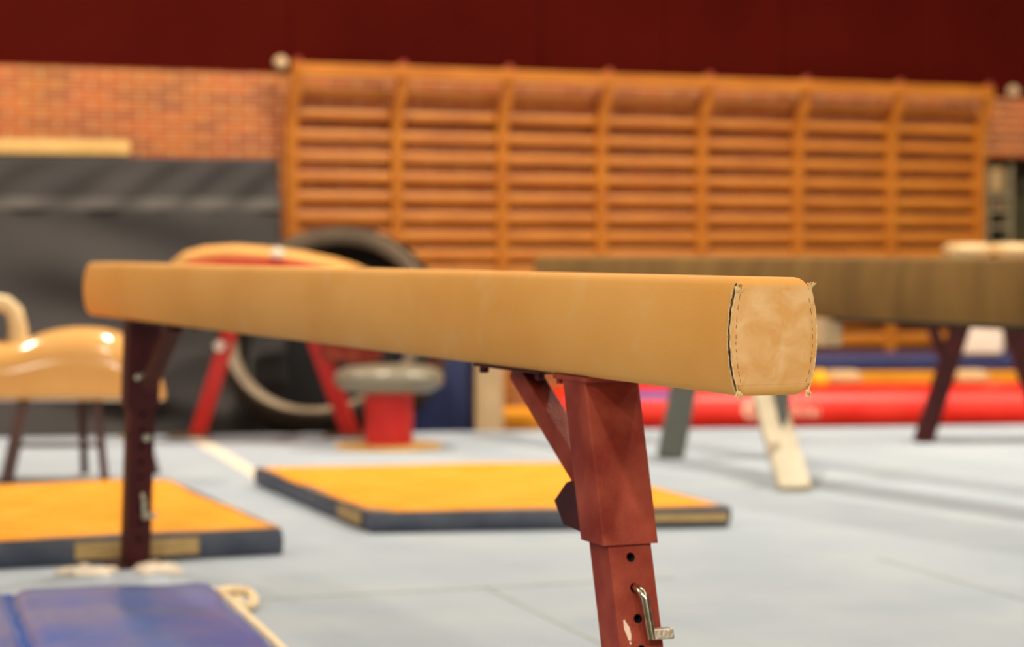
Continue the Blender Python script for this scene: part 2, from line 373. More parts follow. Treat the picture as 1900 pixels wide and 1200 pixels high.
# seams at the near end: two raw leather edges with a dark gap between them
for sx in (-1, 1):
    def edge(off, out, r, zlo=ZB+.006, zhi=ZT-.008, wob=.0012, n=40):
        pts = []
        for k in range(n+1):
            z = zlo+(zhi-zlo)*k/n; q = noise.noise(Vector((z*90, off*900, sx*5)))*wob
            pts.append((sx*(wf(z)+out+q), off+q, z))
        return pts
    sm = obj('end_seam', tube(edge(.0064, .0012, .0011), .0013, 8), M['raw'], nb)
    if sx < 0:
        obj('dark_gap', tube(edge(.0034, -.0004, .0016), [.0014+.0013*abs(noise.noise(Vector((k*.37, 2, 1))))*2 for k in range(41)], 8), M['gap'], sm)
    obj('raw_edge', tube(edge(.0002, -.0002, .0011), .0012, 8), M['raw'], sm)
    bm = bmesh.new(); z = ZB+.018; k = 0
    while z < ZT-.03:
        ln = random.uniform(.004, .009)
        def q(z): 
            x = sx*(wf(z)-.0075+.0010*noise.noise(Vector((z*60, sx, 0)))); s = x/wf(z); t = 1-((z-(ZB+ZT)/2)/((ZT-ZB)/2-.016))**2
            return (x, -.0004-.0040*(1-s**4)*max(t, 0), z)
        add_tube(bm, [q(z), q(z+ln/2), q(z+ln)], .00032, 6); z += ln+random.uniform(.003, .009)
    obj('stitching', bm, M['thread'], sm)
    # frayed corner tabs
    def fray(x, z, up):
        bm = bmesh.new()
        for i in range(9):
            a = random.uniform(0, 2*PI); l = random.uniform(.004, .011)
            p = Vector((x+random.uniform(-.002, .002), .001, z)); d = Vector((math.cos(a)*.6, -.3, (1 if up else -1.0)+math.sin(a)*.8)).normalized()
            mid = p+d*l*.5+Vector((random.uniform(-.001, .001), -.001, 0))
            add_tube(bm, [p-d*.001, mid, p+d*l], [.0020, .0015, .0003], 6)
        return bm
    obj('frayed_corner', fray(sx*(wf(ZT-.012)+.0005), ZT-.013 if sx < 0 else ZT-.014, sx > 0), M['raw'], sm)
    obj('frayed_corner', fray(sx*(wf(ZB+.006)+.0005)*.985, ZB+.006, False), M['raw'], sm)
# torn ring at the upper left corner
bm = bmesh.new()
pts = [Vector((-.0525+.0042*math.cos(a), -.001+.0008*math.sin(3*a), ZT-.0135+.0055*math.sin(a))) for a in [2*PI*k/16 for k in range(17)]]
add_tube(bm, pts, .0012, 8, caps=True); obj('torn_eyelet', bm, M['raw'], nb)

TAN = .29
def sheared(s0, flip=False):
    """leg space: x across, y from the leg axis (negative = outwards), z up; leans out towards the floor"""
    def f(p):
        p = Vector(p); y = s0+p.y+(p.z-ZB)*(TAN if not flip else .16)
        return Vector((p.x, y, p.z)) if not flip else Vector((-p.x, BL-y, p.z))
    return f
def perforated_tube(f, hx, y0, y1, z0, z1, holes, r=.0066):
    """box tube whose outer face (y0) has real round holes"""
    bm = bmesh.new(); V = lambda x, y, z: bm.verts.new(f((x, y, z)))
    def quad(*p): bm.faces.new([V(*q) for q in p])
    quad((-hx, y0, z0), (-hx, y1, z0), (-hx, y1, z1), (-hx, y0, z1)); quad((hx, y0, z0), (hx, y0, z1), (hx, y1, z1), (hx, y1, z0))
    quad((-hx, y1, z0), (hx, y1, z0), (hx, y1, z1), (-hx, y1, z1))
    quad((-hx, y0, z1), (-hx, y1, z1), (hx, y1, z1), (hx, y0, z1)); quad((-hx, y0, z0), (hx, y0, z0), (hx, y1, z0), (-hx, y1, z0))
    c = .015; zz = z0
    for h in sorted(holes):
        quad((-hx, y0, zz), (hx, y0, zz), (hx, y0, h-c), (-hx, y0, h-c)); zz = h+c
        quad((-hx, y0, h-c), (-c, y0, h-c), (-c, y0, h+c), (-hx, y0, h+c)); quad((c, y0, h-c), (hx, y0, h-c), (hx, y0, h+c), (c, y0, h+c))
        n = 32; ci = []; sq = []; inn = []
        for k in range(n):
            a = 2*PI*k/n; cx, sz = math.cos(a), math.sin(a); m = max(abs(cx), abs(sz))
            sq.append(V(c*cx/m, y0, h+c*sz/m)); ci.append(V(r*cx, y0, h+r*sz)); inn.append(V(r*cx, y0+.02, h+r*sz))
        for k in range(n):
            j = (k+1) % n; bm.faces.new((sq[k], sq[j], ci[j], ci[k]))
            bm.faces.new((ci[k], ci[j], inn[j], inn[k])).material_index = 1
        bm.faces.new(inn).material_index = 1
    quad((-hx, y0, zz), (hx, y0, zz), (hx, y0, z1), (-hx, y0, z1))
    bmesh.ops.remove_doubles(bm, verts=bm.verts, dist=1e-5)
    return bm
SL = .4696; HP = .0455
def support(flip, paint):
    f = sheared(.563 if not flip else .505, flip)
    # outer sleeve
    lab = 'leg_sleeve'
    bm = bmesh.new(); t = .0055
    for x0, x1, y0, y1 in ((-.0472, .0472, -.043, -.043+t), (-.0472, .0472, .043-t, .043), (-.0472, -.0472+t, -.043, .043), (.0472-t, .0472, -.043, .043)):
        pass
    outer = [Vector((x, y, 0)) for x, y in rbox(.0472, .043, .004, 3)]; inner = [Vector((x, y, 0)) for x, y in rbox(.0472-t, .043-t, .002, 3)]
    def rg(P, z): return [f((p.x, p.y, z)) for p in P]
    R = [rg(inner, SL+.10), rg(inner, SL), rg(outer, SL), rg(outer, ZB-.008)]
    add_loft(bm, R)
    obj('leg_sleeve', bm, paint, nb, angle=60)
    # inner telescopic post
    h1 = SL-.020
    holes = [h1-HP*k for k in range(9)]
    f0 = f
    if flip: f = lambda p: f0((-p[0], -p[1], p[2]))
    tb = obj('leg_tube', perforated_tube(f, .0363, -.0365, .036, .013, SL+.07, holes), [paint, M['dark']], nb, smooth=False, bevel=.0022)
    if flip:
        for x, z, rr, yy in ((-.022, .56, .009, -.043), (0, .565, .012, -.043), (.022, .56, .009, -.043), (.012, .385, .013, -.0365), (-.05, .39, .013, -.01)):
            bm = bmesh.new(); add_lathe(bm, [(rr, 0), (rr*.9, .006), (.002, .009)], 14)
            for v in bm.verts: v.co = f((x+v.co.x, yy-v.co.z, z+v.co.y))
            obj('bolt', bm, M['steel'], nb)
        obj('cross_pin', bar(f((-.05, -.01, .39)), f((-.03, -.01, .39)), .01, .01), M['steel'], nb, False)
    # foot
    g = lambda x0, x1, y0, y1, z0, z1, m, nm: obj(nm, box(x0, x1, y0, y1, z0, z1, f=f0), m, nb, False, bevel=.002)
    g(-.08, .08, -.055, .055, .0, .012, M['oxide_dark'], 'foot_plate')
    # flat plates under the beam
    def s2(x0, x1, y0, y1, z0, z1, m, nm, par=nb):
        q = (lambda p: Vector(p)) if not flip else (lambda p: Vector((-p[0], BL-p[1], p[2])))
        return obj(nm, box(x0, x1, y0, y1, z0, z1, f=q), m, par, False, bevel=.0012)
    s2(-.0495, .0495, .505, .635, ZB-.008, ZB, paint, 'mounting_plate')
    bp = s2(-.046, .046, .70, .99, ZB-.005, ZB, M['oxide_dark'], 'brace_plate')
    q = (lambda p: Vector(p)) if not flip else (lambda p: Vector((-p[0], BL-p[1], p[2])))
    for yy, xx in ((.965, -.036), (.965, .036), (.72, -.036), (.72, .036)):
        bm = bmesh.new(); add_lathe(bm, [(.009, 0), (.009, -.009), (.006, -.011)], 6, q((xx, yy, ZB-.005))); obj('bolt', bm, M['oxide_dark'], bp)
    for yy, xx in ((.625, -.042), (.625, .042)):
        bm = bmesh.new(); add_lathe(bm, [(.006, 0), (.006, -.008)], 6, q((xx, yy, ZB-.008))); obj('bolt', bm, paint, bp)
    # diagonal brace from the beam down to the sleeve
    a, b = Vector((0, .885, ZB-.004)), Vector((0, .575, ZB-.185))
    obj('brace', bar(q(a), q(b), .036, .040), paint, nb, False, bevel=.002)
    # clamp lug on the inner side of the sleeve
    if not flip:
     bm = bmesh.new()
     pts = [(0, .60, .560), (0, .655, .546), (0, .704, .512), (0, .665, .476), (0, .575, .470)]
     add_poly(bm, [q((-.018, y, z)) for _, y, z in pts], q((.036, 0, 0))-q((0, 0, 0)))
     obj('clamp_lug', bm, M['oxide_dark'], nb, False, bevel=.002)
    # steel drop pin hooked in the second hole
    hz = h1-HP
    if flip: hz = h1-HP*5
    yo = -.0365
    P = [(0.0015, yo+.02, hz), (.0015, yo+.004, hz), (.0016, yo-.004, hz)]
    P += [(.0016+.0049*(k/8)**1.5, yo-.004-.0145*math.sin(PI/2*k/8), hz-.0145*(1-math.cos(PI/2*k/8))) for k in range(1, 9)]
    P += [(.0065+.004*k/5, yo-.0185, hz-.0145-.0595*k/5) for k in range(1, 6)]
    pin = obj('lock_pin', tube([f(p) for p in P], .0066, 14), M['steel'], nb)
    obj('pin_clip', box(.008, .046, yo-.0245, yo-.006, hz-.074, hz-.0585, f=f), M['steel_flat'], pin, False, bevel=.002)
    return f, tb
f1, tb1 = support(False, M['oxide'])
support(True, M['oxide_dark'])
# chipped paint on the near post
bm = bmesh.new(); yo = -.0369
for P in ([(-.0255, .358), (-.0235, .3595), (-.0215, .355), (-.0165, .347), (-.0150, .336), (-.0165, .328), (-.0205, .328), (-.0225, .336), (-.0258, .345)],
          [(-.0190, .3265), (-.0172, .3265), (-.0168, .322), (-.0195, .3225)], [(-.0225, .318), (-.0195, .3185), (-.0195, .300), (-.0225, .3005)]):
    add_poly(bm, [f1((x, yo, z)) for x, z in P], (0, .001, 0))
obj('paint_chip', bm, M['chip'], tb1, False)

# ---- second beam, standing behind to the right
D2 = Vector((-.494, .869, 0)).normalized(); A2 = math.atan2(-D2.x, D2.y)
sb = thing('balance_beam', 'old brown suede beam behind the foreground beam, running off the right edge', 'balance beam', Vector((1.877, 8.30, 0))-D2*1.9, A2)
ZB, ZT = .648, .893
bm, w2 = beam_body(5.30, ZT-ZB, .17, .21, ZB, r=.016)
obj('beam_cover', bm, M['suede2'], sb, angle=50)
obj('steel_rail', box(-.05, .05, .4, 4.9, ZB-.018, ZB-.001), M['green_steel'], sb, False)
inv = Matrix.Rotation(-A2, 4, 'Z') @ Matrix.Translation(-sb.location)
def loc2(p): return inv @ Vector(p)
def leg2(a, b, m, wd=.118, th=.05):
    obj('leg', bar(loc2(a), loc2(b), wd, th, side=Matrix.Rotation(-A2, 3, 'Z') @ Vector((1, 0, 0))), m, sb, False, bevel=.004)
g = ground(1243, 851); leg2(sb.matrix_basis @ Vector((-.02, 3.98, ZB-.002)), g, M['grey_leg'])
g = ground(1476, 912); leg2(sb.matrix_basis @ Vector((-.03, 3.62, ZB-.002)), g, M['cream_leg'], .122)
pbr = [loc2(at(a_, b_, 8.88)) for a_, b_ in ((1432, 690), (1468, 690), (1464, 770), (1455, 794), (1449, 780))]
bm = bmesh.new(); add_poly(bm, pbr, (0, .02, 0)); obj('leg_bracket', bm, M['grey_leg'], sb, False)
g = ground(1452, 845); leg2(sb.matrix_basis @ Vector((.05, 3.75, ZB-.002)), g, M['grey_leg'], .07)
for xx in (-.35, .35): obj('leg', bar((xx*.1, .7, ZB-.002), (xx, .6, 0.0), .1, .05), M['grey_leg'], sb, False)
mb = loc2(at(1528, 612, 9.25))
obj('mounting_block', box(mb.x-.06, mb.x+.05, mb.y-.06, mb.y+.06, ZB-.115, ZB-.001), M['palewood'], sb, bevel=.006)

# ================================================================== YELLOW MATS
def slab(name, pts, z0, h, mats, label, cat, bulge=.0, group=None):
    """mat from four floor corners (back-left, back-right, front-right, front-left): yellow top over a navy jacket"""
    c = sum((Vector(p) for p in pts), Vector())/4; c.z = z0
    t = thing(name, label, cat, c, 0, group)
    P = [Vector((p[0], p[1], z0))-c for p in pts]
    def grid(z, ins, n=14):
        G = []
        for i in range(4):
            a, b = P[i], P[(i+1) % 4]
            for k in range(n):
                q = a.lerp(b, k/n); d = (-q).normalized()
                wv = noise.noise(q*3+Vector((z*9, 1, 5)))*.012
                G.append(Vector((q.x, q.y, 0))+Vector((d.x, d.y, 0))*(ins+wv)+Vector((0, 0, z)))
        return G
    bm = bmesh.new(); add_loft(bm, [grid(.0, .008), grid(.006, .002), grid(h*.45, -.006), grid(h-.018, 0), grid(h-.012, .004), grid(h-.008, .016)])
    obj('mat_jacket', bm, mats[0], t)
    bm = bmesh.new()
    # gridded top with gentle sag
    n = 16; R = []
    for j in range(n+1):
        row = []
        for i in range(n+1):
            u, v = i/n, j/n; q = P[0].lerp(P[1], u).lerp(P[3].lerp(P[2], u), v)
            e = min(u, 1-u, v, 1-v); zz = h-.010+(.010 if e > 0 else 0)+noise.noise(q*2.2)*.006*(1 if e > 0 else 0)
            d = (-q).normalized(); q = q+d*.005
            row.append(bm.verts.new((q.x, q.y, zz)))
        R.append(row)
    for a, b in zip(R, R[1:]):
        for i in range(n): bm.faces.new((a[i], a[i+1], b[i+1], b[i]))
    obj('mat_top', bm, mats[1], t, angle=60)
    return t, P
g = [ground(310, 887, .085)+Vector((0, .03, 0)), ground(524, 979, .085)+Vector((0, .03, 0))]
dv = Vector((-.925, -.381, 0)).normalized()
bR, fR = g[0], g[1]
t1, P1 = slab('gym_mat', [bR+dv*2.3, bR, fR, fR+dv*2.3], 0, .092, (M['navy'], M['yellow']), 'yellow topped mat with navy sides behind the far leg of the near beam', 'mat')
def face_label(t, a, b, z0, z1, m, nm='hook_strip'):
    a, b = Vector(a), Vector(b); d = (b-a).normalized(); nrm = Vector((d.y, -d.x, 0))
    bm = bmesh.new(); o_ = nrm*.010
    add_poly(bm, [Vector((a.x, a.y, z0))+o_, Vector((b.x, b.y, z0))+o_, Vector((b.x, b.y, z1))+o_, Vector((a.x, a.y, z1))+o_], nrm*.004)
    return obj(nm, bm, m, t, False)
FR, FL = P1[2], P1[3]
def along(px, A, B, c):
    lo, hi = 0, 1
    for _ in range(40):
        m_ = (lo+hi)/2; q = A.lerp(B, m_)+c; x = 950+FPX*q.x/q.y
        if x > px: lo = m_
        else: hi = m_
    return A.lerp(B, lo)
face_label(t1, along(135, FR, FL, t1.location), along(365, FR, FL, t1.location), .018, .068, M['tan_label'])
c2 = [ground(472, 862, .08), ground(1045, 853, .08), ground(1355, 934, .08), ground(688, 944, .08)]
t2, P2 = slab('gym_mat', c2, 0, .08, (M['navy'], M['yellow']), 'yellow topped mat with navy sides in the middle of the floor', 'mat')
face_label(t2, along(1200, P2[2], P2[3], t2.location), along(1350, P2[2], P2[3], t2.location), .024, .050, M['tan_label'])
face_label(t2, P2[3].lerp(P2[0], .22), P2[3].lerp(P2[0], .05), .018, .058, M['tan_label'])

# ================================================================== BLUE FOREGROUND MAT
e1, e2 = ground(392, 1082, .055), ground(520, 1208, .055)
dm = (e2-e1).normalized(); nm_ = Vector((-dm.y, dm.x, 0)); nm_ = nm_ if nm_.x < 0 else -nm_
bmt = thing('folding_mat', 'glossy blue vinyl folding mat lying in the lower left corner', 'mat', Vector((e1.x, e1.y, 0)), math.atan2(dm.y, dm.x))
# local x = towards the camera, local -y = to the left
sgn = 1 if (Matrix.Rotation(-bmt.rotation_euler.z, 3, 'Z') @ nm_).y > 0 else -1
def panel(y0, y1, seed):
    bm = bmesh.new(); n, k = 26, 20; L = 2.4; h = .075; R = []
    for j in range(k+1):
        row = []
        for i in range(n+1):
            u, v = i/n, j/k; x = L*u; y = y0+(y1-y0)*v
            e = min(v, 1-v)*abs(y1-y0); ex = min(u, 1-u)*L
            z = h-.022*max(0, 1-e/.05)**2-.03*max(0, 1-ex/.05)**2
            z += noise.noise(Vector((x*5, y*5, seed)))*.014+noise.noise(Vector((x*14, y*7, seed)))*.005
            if v in (0, 1): z = h-.03+.004*math.sin(x*70)
            if v < .18 or v > .82: z += .0035*math.sin(x*95+seed)*(1-e/.12 if e < .12 else 0)
            row.append(bm.verts.new((x, sgn*y, z)))
        R.append(row)
    for a, b in zip(R, R[1:]):
        for i in range(n): bm.faces.new((a[i], a[i+1], b[i+1], b[i]))
    rim = R[0]+[r[-1] for r in R[1:]]+R[-1][-2::-1]+[r[0] for r in R[-2:0:-1]]
    low = [bm.verts.new((v.co.x, v.co.y, 0)) for v in rim]
    for i in range(len(rim)):
        j = (i+1) % len(rim); bm.faces.new((rim[i], rim[j], low[j], low[i]))
    bm.faces.new(low[::-1])
    return bm
obj('mat_panel', panel(0, .52, 1.3), M['blue'], bmt, angle=60)
obj('mat_panel', panel(.524, 1.25, 4.1), M['blue'], bmt, angle=60)
pp = [(.02+i*.012, sgn*(.522+(.012 if i % 2 else -.012)), .050) for i in range(190)]
obj('seam_stitching', tube(pp, .0022, 6), M['blue'], bmt)
# webbing strap along the right side with a loop at the corner
bm = bmesh.new()
add_tube(bm, [(-.03, -sgn*.012, .03), (.2, -sgn*.022, .035), (.8, -sgn*.026, .035), (2.3, -sgn*.022, .035)], .012, 8)
obj('edge_strap', bm, M['rope'], bmt)
lp = [Vector(bmt.matrix_basis.inverted() @ p) for p in (ground(402, 1100, .05), ground(425, 1095, .04), ground(455, 1097, .03), ground(470, 1108, .02), ground(468, 1122, .015), ground(448, 1124, .014), ground(440, 1112, .014))]
sm_ = []
for i in range(len(lp)-1):
    p0, p1, p2, p3 = lp[max(i-1, 0)], lp[i], lp[i+1], lp[min(i+2, len(lp)-1)]
    for k in range(6):
        t = k/6; sm_.append(.5*((2*p1)+(p2-p0)*t+(2*p0-5*p1+4*p2-p3)*t*t+(3*p1-p0-3*p2+p3)*t**3))
sm_.append(lp[-1])
obj('strap_loop', tube(sm_, .013, 8), M['rope'], bmt)
# crumpled light cloth at the far foot
bm = bmesh.new()
def rag(c, L, wd, seed):
    bm = bmesh.new(); R = []
    for j in range(9):
        row = []
        for i in range(17):
            u, v = i/16-.5, j/8-.5; h = .012+.03*abs(noise.noise(Vector((u*6+seed, v*5, seed))))*(1-abs(2*u))*(1-abs(2*v))*2
            q = noise.noise(Vector((u*3, v*3, seed+4)))*.03
            row.append(Vector((u*L+q, v*wd+q, h if abs(u) < .5 and abs(v) < .5 else .002)))
        R.append(row)
    V = [[bm.verts.new(p) for p in r] for r in R]
    for a, b in zip(V, V[1:]):
        for i in range(16): bm.faces.new((a[i], a[i+1], b[i+1], b[i]))
    return bm
rg_ = obj('rag', rag(0, .15, .12, 2), M['cream_line'], loc=ground(292, 1058), rotz=1.9)
tag(rg_, 'crumpled pale rag on the carpet right of the far beam foot', 'rag')
rg_ = obj('rag', rag(0, .16, .10, 7), M['cream_line'], loc=ground(158, 1064), rotz=.1)
tag(rg_, 'small crumpled pale rag left of the far beam foot', 'rag')

# ================================================================== LEFT: POMMEL HORSE
HY = 9.1
ph = thing('pommel_horse', 'glossy tan leather pommel horse on dark splayed legs at the left edge', 'pommel horse', (-1.95, HY, 0), 0)
def hp(px, py, Y=HY): return at(px, py, Y)-Vector((-1.95, HY, 0))
topc = [(-430, 650), (-400, 622), (-300, 606), (-200, 606), (-60, 622), (0, 635), (45, 634), (80, 616), (130, 606), (190, 607), (230, 618), (262, 645), (285, 680), (302, 712), (306, 732)]
rings = []
for px, py in topc:
    zt = hp(px, py-2).z; zb = hp(px, 742).z; x = hp(px, 700).x
    tight = min(1, (zt-zb)/.25); rings.append([])
    hw = .175*min(1, tight*1.1+.12)
    if px < -420: hw *= .6
    for k in range(24):
        a = 2*PI*k/24; cx, cz = math.cos(a), math.sin(a)
        e = .55 if cz > 0 else .28
        yy = hw*math.copysign(abs(cx)**(.8 if cz > 0 else .5), cx); zz = zb+(zt-zb)*(.32+(.68 if cz > 0 else .32)*math.copysign(abs(cz)**(.85 if cz > 0 else .35), cz))
        rings[-1].append(Vector((x, yy, zz)))
bm = bmesh.new(); add_loft(bm, rings)
o_ = obj('body', bm, M['horse'], ph, angle=80)
sd = o_.modifiers.new('s', 'SUBSURF'); sd.levels = 1; sd.render_levels = 2
def pommel(px):
    pts = []
    for x, y in ((px-60, 640), (px-62, 600), (px-54, 575), (px-36, 563), (px-10, 560), (px+12, 564), (px+28, 578), (px+34, 604), (px+36, 640)): pts.append(hp(x-6, y, HY))
    obj('pommel_handle', tube(pts, [.040, .036, .034, .034, .034, .034, .034, .036, .044], 14), M['pommel'], ph)
pommel(5); pommel(-190)
for (a, b, ya, yb, r) in (((48, 738), (8, 0), -.10, -.18, .034), ((152, 738), (155, 0), .10, .22, .022), ((178, 738), (193, 0), -.10, -.16, .022), ((250, 738), (288, 0), .10, .2, .022), ((-300, 738), (-340, 0), -.1, -.18, .03), ((-290, 738), (-320, 0), .1, .2, .03)):
    p = hp(a[0], a[1]-6, HY+ya); Yb = HY+yb; q = at(b[0], 500, Yb); q.z = 0; q -= Vector((-1.95, HY, 0))
    obj('leg', bar(p, q, r*1.4, r*1.2), M['darkwood'], ph, False, bevel=.004)
obj('stretcher', tube([hp(20, 826, HY-.14), hp(188, 826, HY-.14)], .009, 8), M['darkwood'], ph)

# ================================================================== BIG GREY CRASH MAT AGAINST THE WALL
def crash():
    a = Vector((-1.308, 12.79, HALL)); d = Vector((-1.455, -.41, 0)).normalized()
    t = thing('crash_mat', 'huge charcoal vinyl crash mat stood on edge against the brick wall', 'mat', a, math.atan2(-d.y, -d.x))
    Lx, Hh, th = 2.1, 1.462-HALL, .30
    def surf(u, v):
        x = -Lx*u; z = Hh*v
        y = -.42*(1-v)**1.5-.05*math.sin(v*PI)
        # sagging diagonal folds, stronger low down
        for k, (ax, az, f, am, s) in enumerate(((2.2, 4.5, 2.6, .017, 0), (3.1, -2.6, 2.3, .011, 2), (.8, 6.5, 2.0, .020, 1))):
            y += am*(1.3-v*.8)*math.sin(f*(ax*x+az*z)+s+1.6*noise.noise(Vector((x*.9, z*.9, k))))*(1 if v < .80 else .35)
        if v < .3: y += .05*noise.noise(Vector((x*1.5, z*7, 3)))
        if v > .8: y += .014*math.sin((x*1.1-z*1.0)*19+noise.noise(Vector((x, z, 7)))*4)*min(1, (1-v)*12)
        e = min(u*Lx, (1-v)*Hh); y += .05*max(0, 1-e/.04)**2
        return Vector((x, y, z))
    def seg(v0, v1, n, name, m, par, lift=0, thick=True):
        bm = bmesh.new(); F = []; B = []
        for j in range(n+1):
            v = v0+(v1-v0)*j/n
            F.append([surf(i/90, v)+Vector((0, -lift, 0)) for i in range(91)])
        V = [[bm.verts.new(p) for p in r] for r in F]
        W = [[bm.verts.new((p.x, surf(0, v0+(v1-v0)*j/n).y+(.16 if thick else .01)+0*p.y, p.z)) for p in r] for j, r in enumerate(F)]
        for G, fl in ((V, 0), (W, 1)):
            for a_, b_ in zip(G, G[1:]):
                for i in range(90): bm.faces.new((a_[i], a_[i+1], b_[i+1], b_[i]))
        rim = lambda G: G[0]+[r[-1] for r in G[1:]]+G[-1][-2::-1]+[r[0] for r in G[-2:0:-1]]
        A, C = rim(V), rim(W)
        for i in range(len(A)):
            j = (i+1) % len(A); bm.faces.new((A[i], A[j], C[j], C[i]))
        return obj(name, bm, m, par, angle=70)
    seg(0, .985, 90, 'mat_cover', M['greymat'], t)
    vb = (CAMH+(465-390)/332-HALL)/Hh
    seg(vb, vb+.042, 3, 'seam_band', M['greyband'], t, lift=.006, thick=False)
    return t
cm = crash()
# pale board lying on top of the mat
p = at(240, 283, 12.66)
tag(obj('board', box(-1.15, 0, -.06, .10, 0, .085), M['ochre'], bevel=.015, loc=(p.x, 12.66, 1.462-.024+.008), rotz=math.atan2(.41, 1.455)), 'tan padded board lying along the top of the charcoal crash mat', 'board')

# ================================================================== TYRE
ty = thing('tyre', 'large black tyre leaning back against the charcoal mat', 'tyre', (-.94, 11.93, HALL), 0)
zmin_ = []
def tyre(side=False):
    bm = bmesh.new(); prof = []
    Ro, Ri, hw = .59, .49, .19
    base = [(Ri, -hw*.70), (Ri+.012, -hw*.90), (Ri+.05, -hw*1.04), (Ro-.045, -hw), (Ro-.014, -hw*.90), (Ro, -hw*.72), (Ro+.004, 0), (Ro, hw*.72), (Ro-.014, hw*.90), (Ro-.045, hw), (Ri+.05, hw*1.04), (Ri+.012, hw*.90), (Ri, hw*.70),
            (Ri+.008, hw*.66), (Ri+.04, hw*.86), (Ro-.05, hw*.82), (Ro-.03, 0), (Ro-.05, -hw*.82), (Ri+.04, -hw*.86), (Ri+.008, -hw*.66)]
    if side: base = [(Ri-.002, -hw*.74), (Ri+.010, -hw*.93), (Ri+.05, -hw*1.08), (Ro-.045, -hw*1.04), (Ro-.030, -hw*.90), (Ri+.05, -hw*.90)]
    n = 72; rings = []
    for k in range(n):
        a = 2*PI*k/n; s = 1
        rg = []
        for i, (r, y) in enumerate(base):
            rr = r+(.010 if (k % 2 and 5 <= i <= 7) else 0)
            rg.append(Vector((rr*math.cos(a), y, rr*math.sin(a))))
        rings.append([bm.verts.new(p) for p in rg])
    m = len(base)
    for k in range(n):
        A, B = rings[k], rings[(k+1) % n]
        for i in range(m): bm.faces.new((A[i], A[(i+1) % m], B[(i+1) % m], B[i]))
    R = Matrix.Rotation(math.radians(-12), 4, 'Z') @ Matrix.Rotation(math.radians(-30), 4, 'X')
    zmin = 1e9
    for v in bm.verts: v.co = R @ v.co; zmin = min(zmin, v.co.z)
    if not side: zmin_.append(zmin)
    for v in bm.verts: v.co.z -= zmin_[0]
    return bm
obj('tyre_casing', tyre(), M['rubber'], ty, angle=40)
M['lit_sidewall'] = mat('lit_sidewall_rubber', (128, 110, 90), (150, 132, 110), rough=.5, scale=5)  # lighter rubber: the sidewall's lit highlight band is put into the colour
obj('sidewall', tyre(True), M['lit_sidewall'], ty, angle=60)
a = at(545, 660, 12.75); b = at(765, 660, 12.75)
tag(obj('foam_block', pillow(-1.285, b.x, 0, .35, 0, .60-HALL, .03), M['black'], loc=(0, 12.80, HALL)), 'black block added behind the tyre and the red legs to darken the tyre hole', 'foam block')  # invented block, added so the view through the tyre stays dark

# ================================================================== RED VAULTING TABLE
VY = 11.0
vt = thing('vaulting_table', 'vaulting table with tan curved top and bright red splayed legs', 'vaulting table', (at(500, 500, VY).x, VY, 0), 0)
def vp(px, py, Y=VY): return at(px, py, Y)-Vector((vt.location.x, VY, 0))
tp = [(322, 506), (330, 484), (352, 467), (390, 457), (440, 454), (500, 459), (560, 467), (620, 480), (660, 493), (700, 512), (712, 530)]
def arch(d0, d1, y0, y1, name, m, inset=0):
    up = [vp(px, py+d0) for px, py in tp]; lo = [vp(px+(inset if px < 420 else -inset), py+d1) for px, py in tp]
    R = []
    for u_, l_ in zip(up, lo):
        R.append([Vector((u_.x, y0+.05, u_.z-.012)), Vector((u_.x, y0+.12, u_.z)), Vector((u_.x, y1-.12, u_.z)), Vector((u_.x, y1-.05, u_.z-.012)), Vector((u_.x, y1, u_.z-.03)),
                  Vector((l_.x, y1, l_.z)), Vector((l_.x, y0, l_.z)), Vector((u_.x, y0, u_.z-.03))])
    bm = bmesh.new(); add_loft(bm, R); return obj(name, bm, m, vt, angle=60)
arch(0, 34, -.28, .30, 'top_pad', M['tanpad'])
body = [(352, 500), (365, 486), (430, 478), (520, 480), (640, 498), (690, 520), (690, 560), (352, 545)]
bm = bmesh.new(); add_poly(bm, [Vector((vp(a, b).x, -.292, vp(a, b).z)) for a, b in body], (0, .56, 0)); obj('red_body', bm, M['red'], vt, False, bevel=.01)
obj('frame_beam', box(vp(395, 0).x, vp(640, 0).x, -.06, .06, vp(0, 590).z, vp(0, 555).z), M['red'], vt, False)
bm = bmesh.new(); add_poly(bm, [Vector((vp(a, b).x, -.05, vp(a, b).z)) for a, b in ((580, 585), (712, 585), (706, 668), (690, 673), (600, 668))], (0, .1, 0)); obj('height_box', bm, M['oxide'], vt, False, bevel=.005)
for (a, b, wd) in (((436, 585), (364, 0), .078), ((570, 585), (652, 0), .078)):
    p = vp(*a); q = at(b[0], 500, VY+.15); q.z = 0; q -= Vector((vt.location.x, VY, 0)); 
    obj('leg', bar(p, q, wd, .07), M['red'], vt, False, bevel=.004)
    obj('foot', box(q.x-.13, q.x+.07, q.y-.06, q.y+.06, 0, .016), M['brown'], vt, False)
bm = bmesh.new(); pp = vp(408, 641, 10.9); add_lathe(bm, [(.003, .028), (.02, .02), (.03, 0), (.02, -.02), (.003, -.028)], 14, pp+Vector((0, -.02, 0))); obj('knob', bm, M['white'], vt)
bm = bmesh.new(); pp = vp(515, 470, 10.7); add_lathe(bm, [(.003, .028), (.024, .018), (.032, 0), (.024, -.018), (.003, -.022)], 14, pp); obj('knob', bm, M['white'], vt)
obj('knob_stem', tube([pp+Vector((0, 0, -.01)), pp+Vector((0, .06, -.02))], .012, 8), M['white'], vt)
obj('knob_stem', tube([vp(408, 641, 10.9)+Vector((.0, -.02, 0)), vp(420, 636, 11.0)+Vector((0, .02, 0))], .012, 8), M['white'], vt)

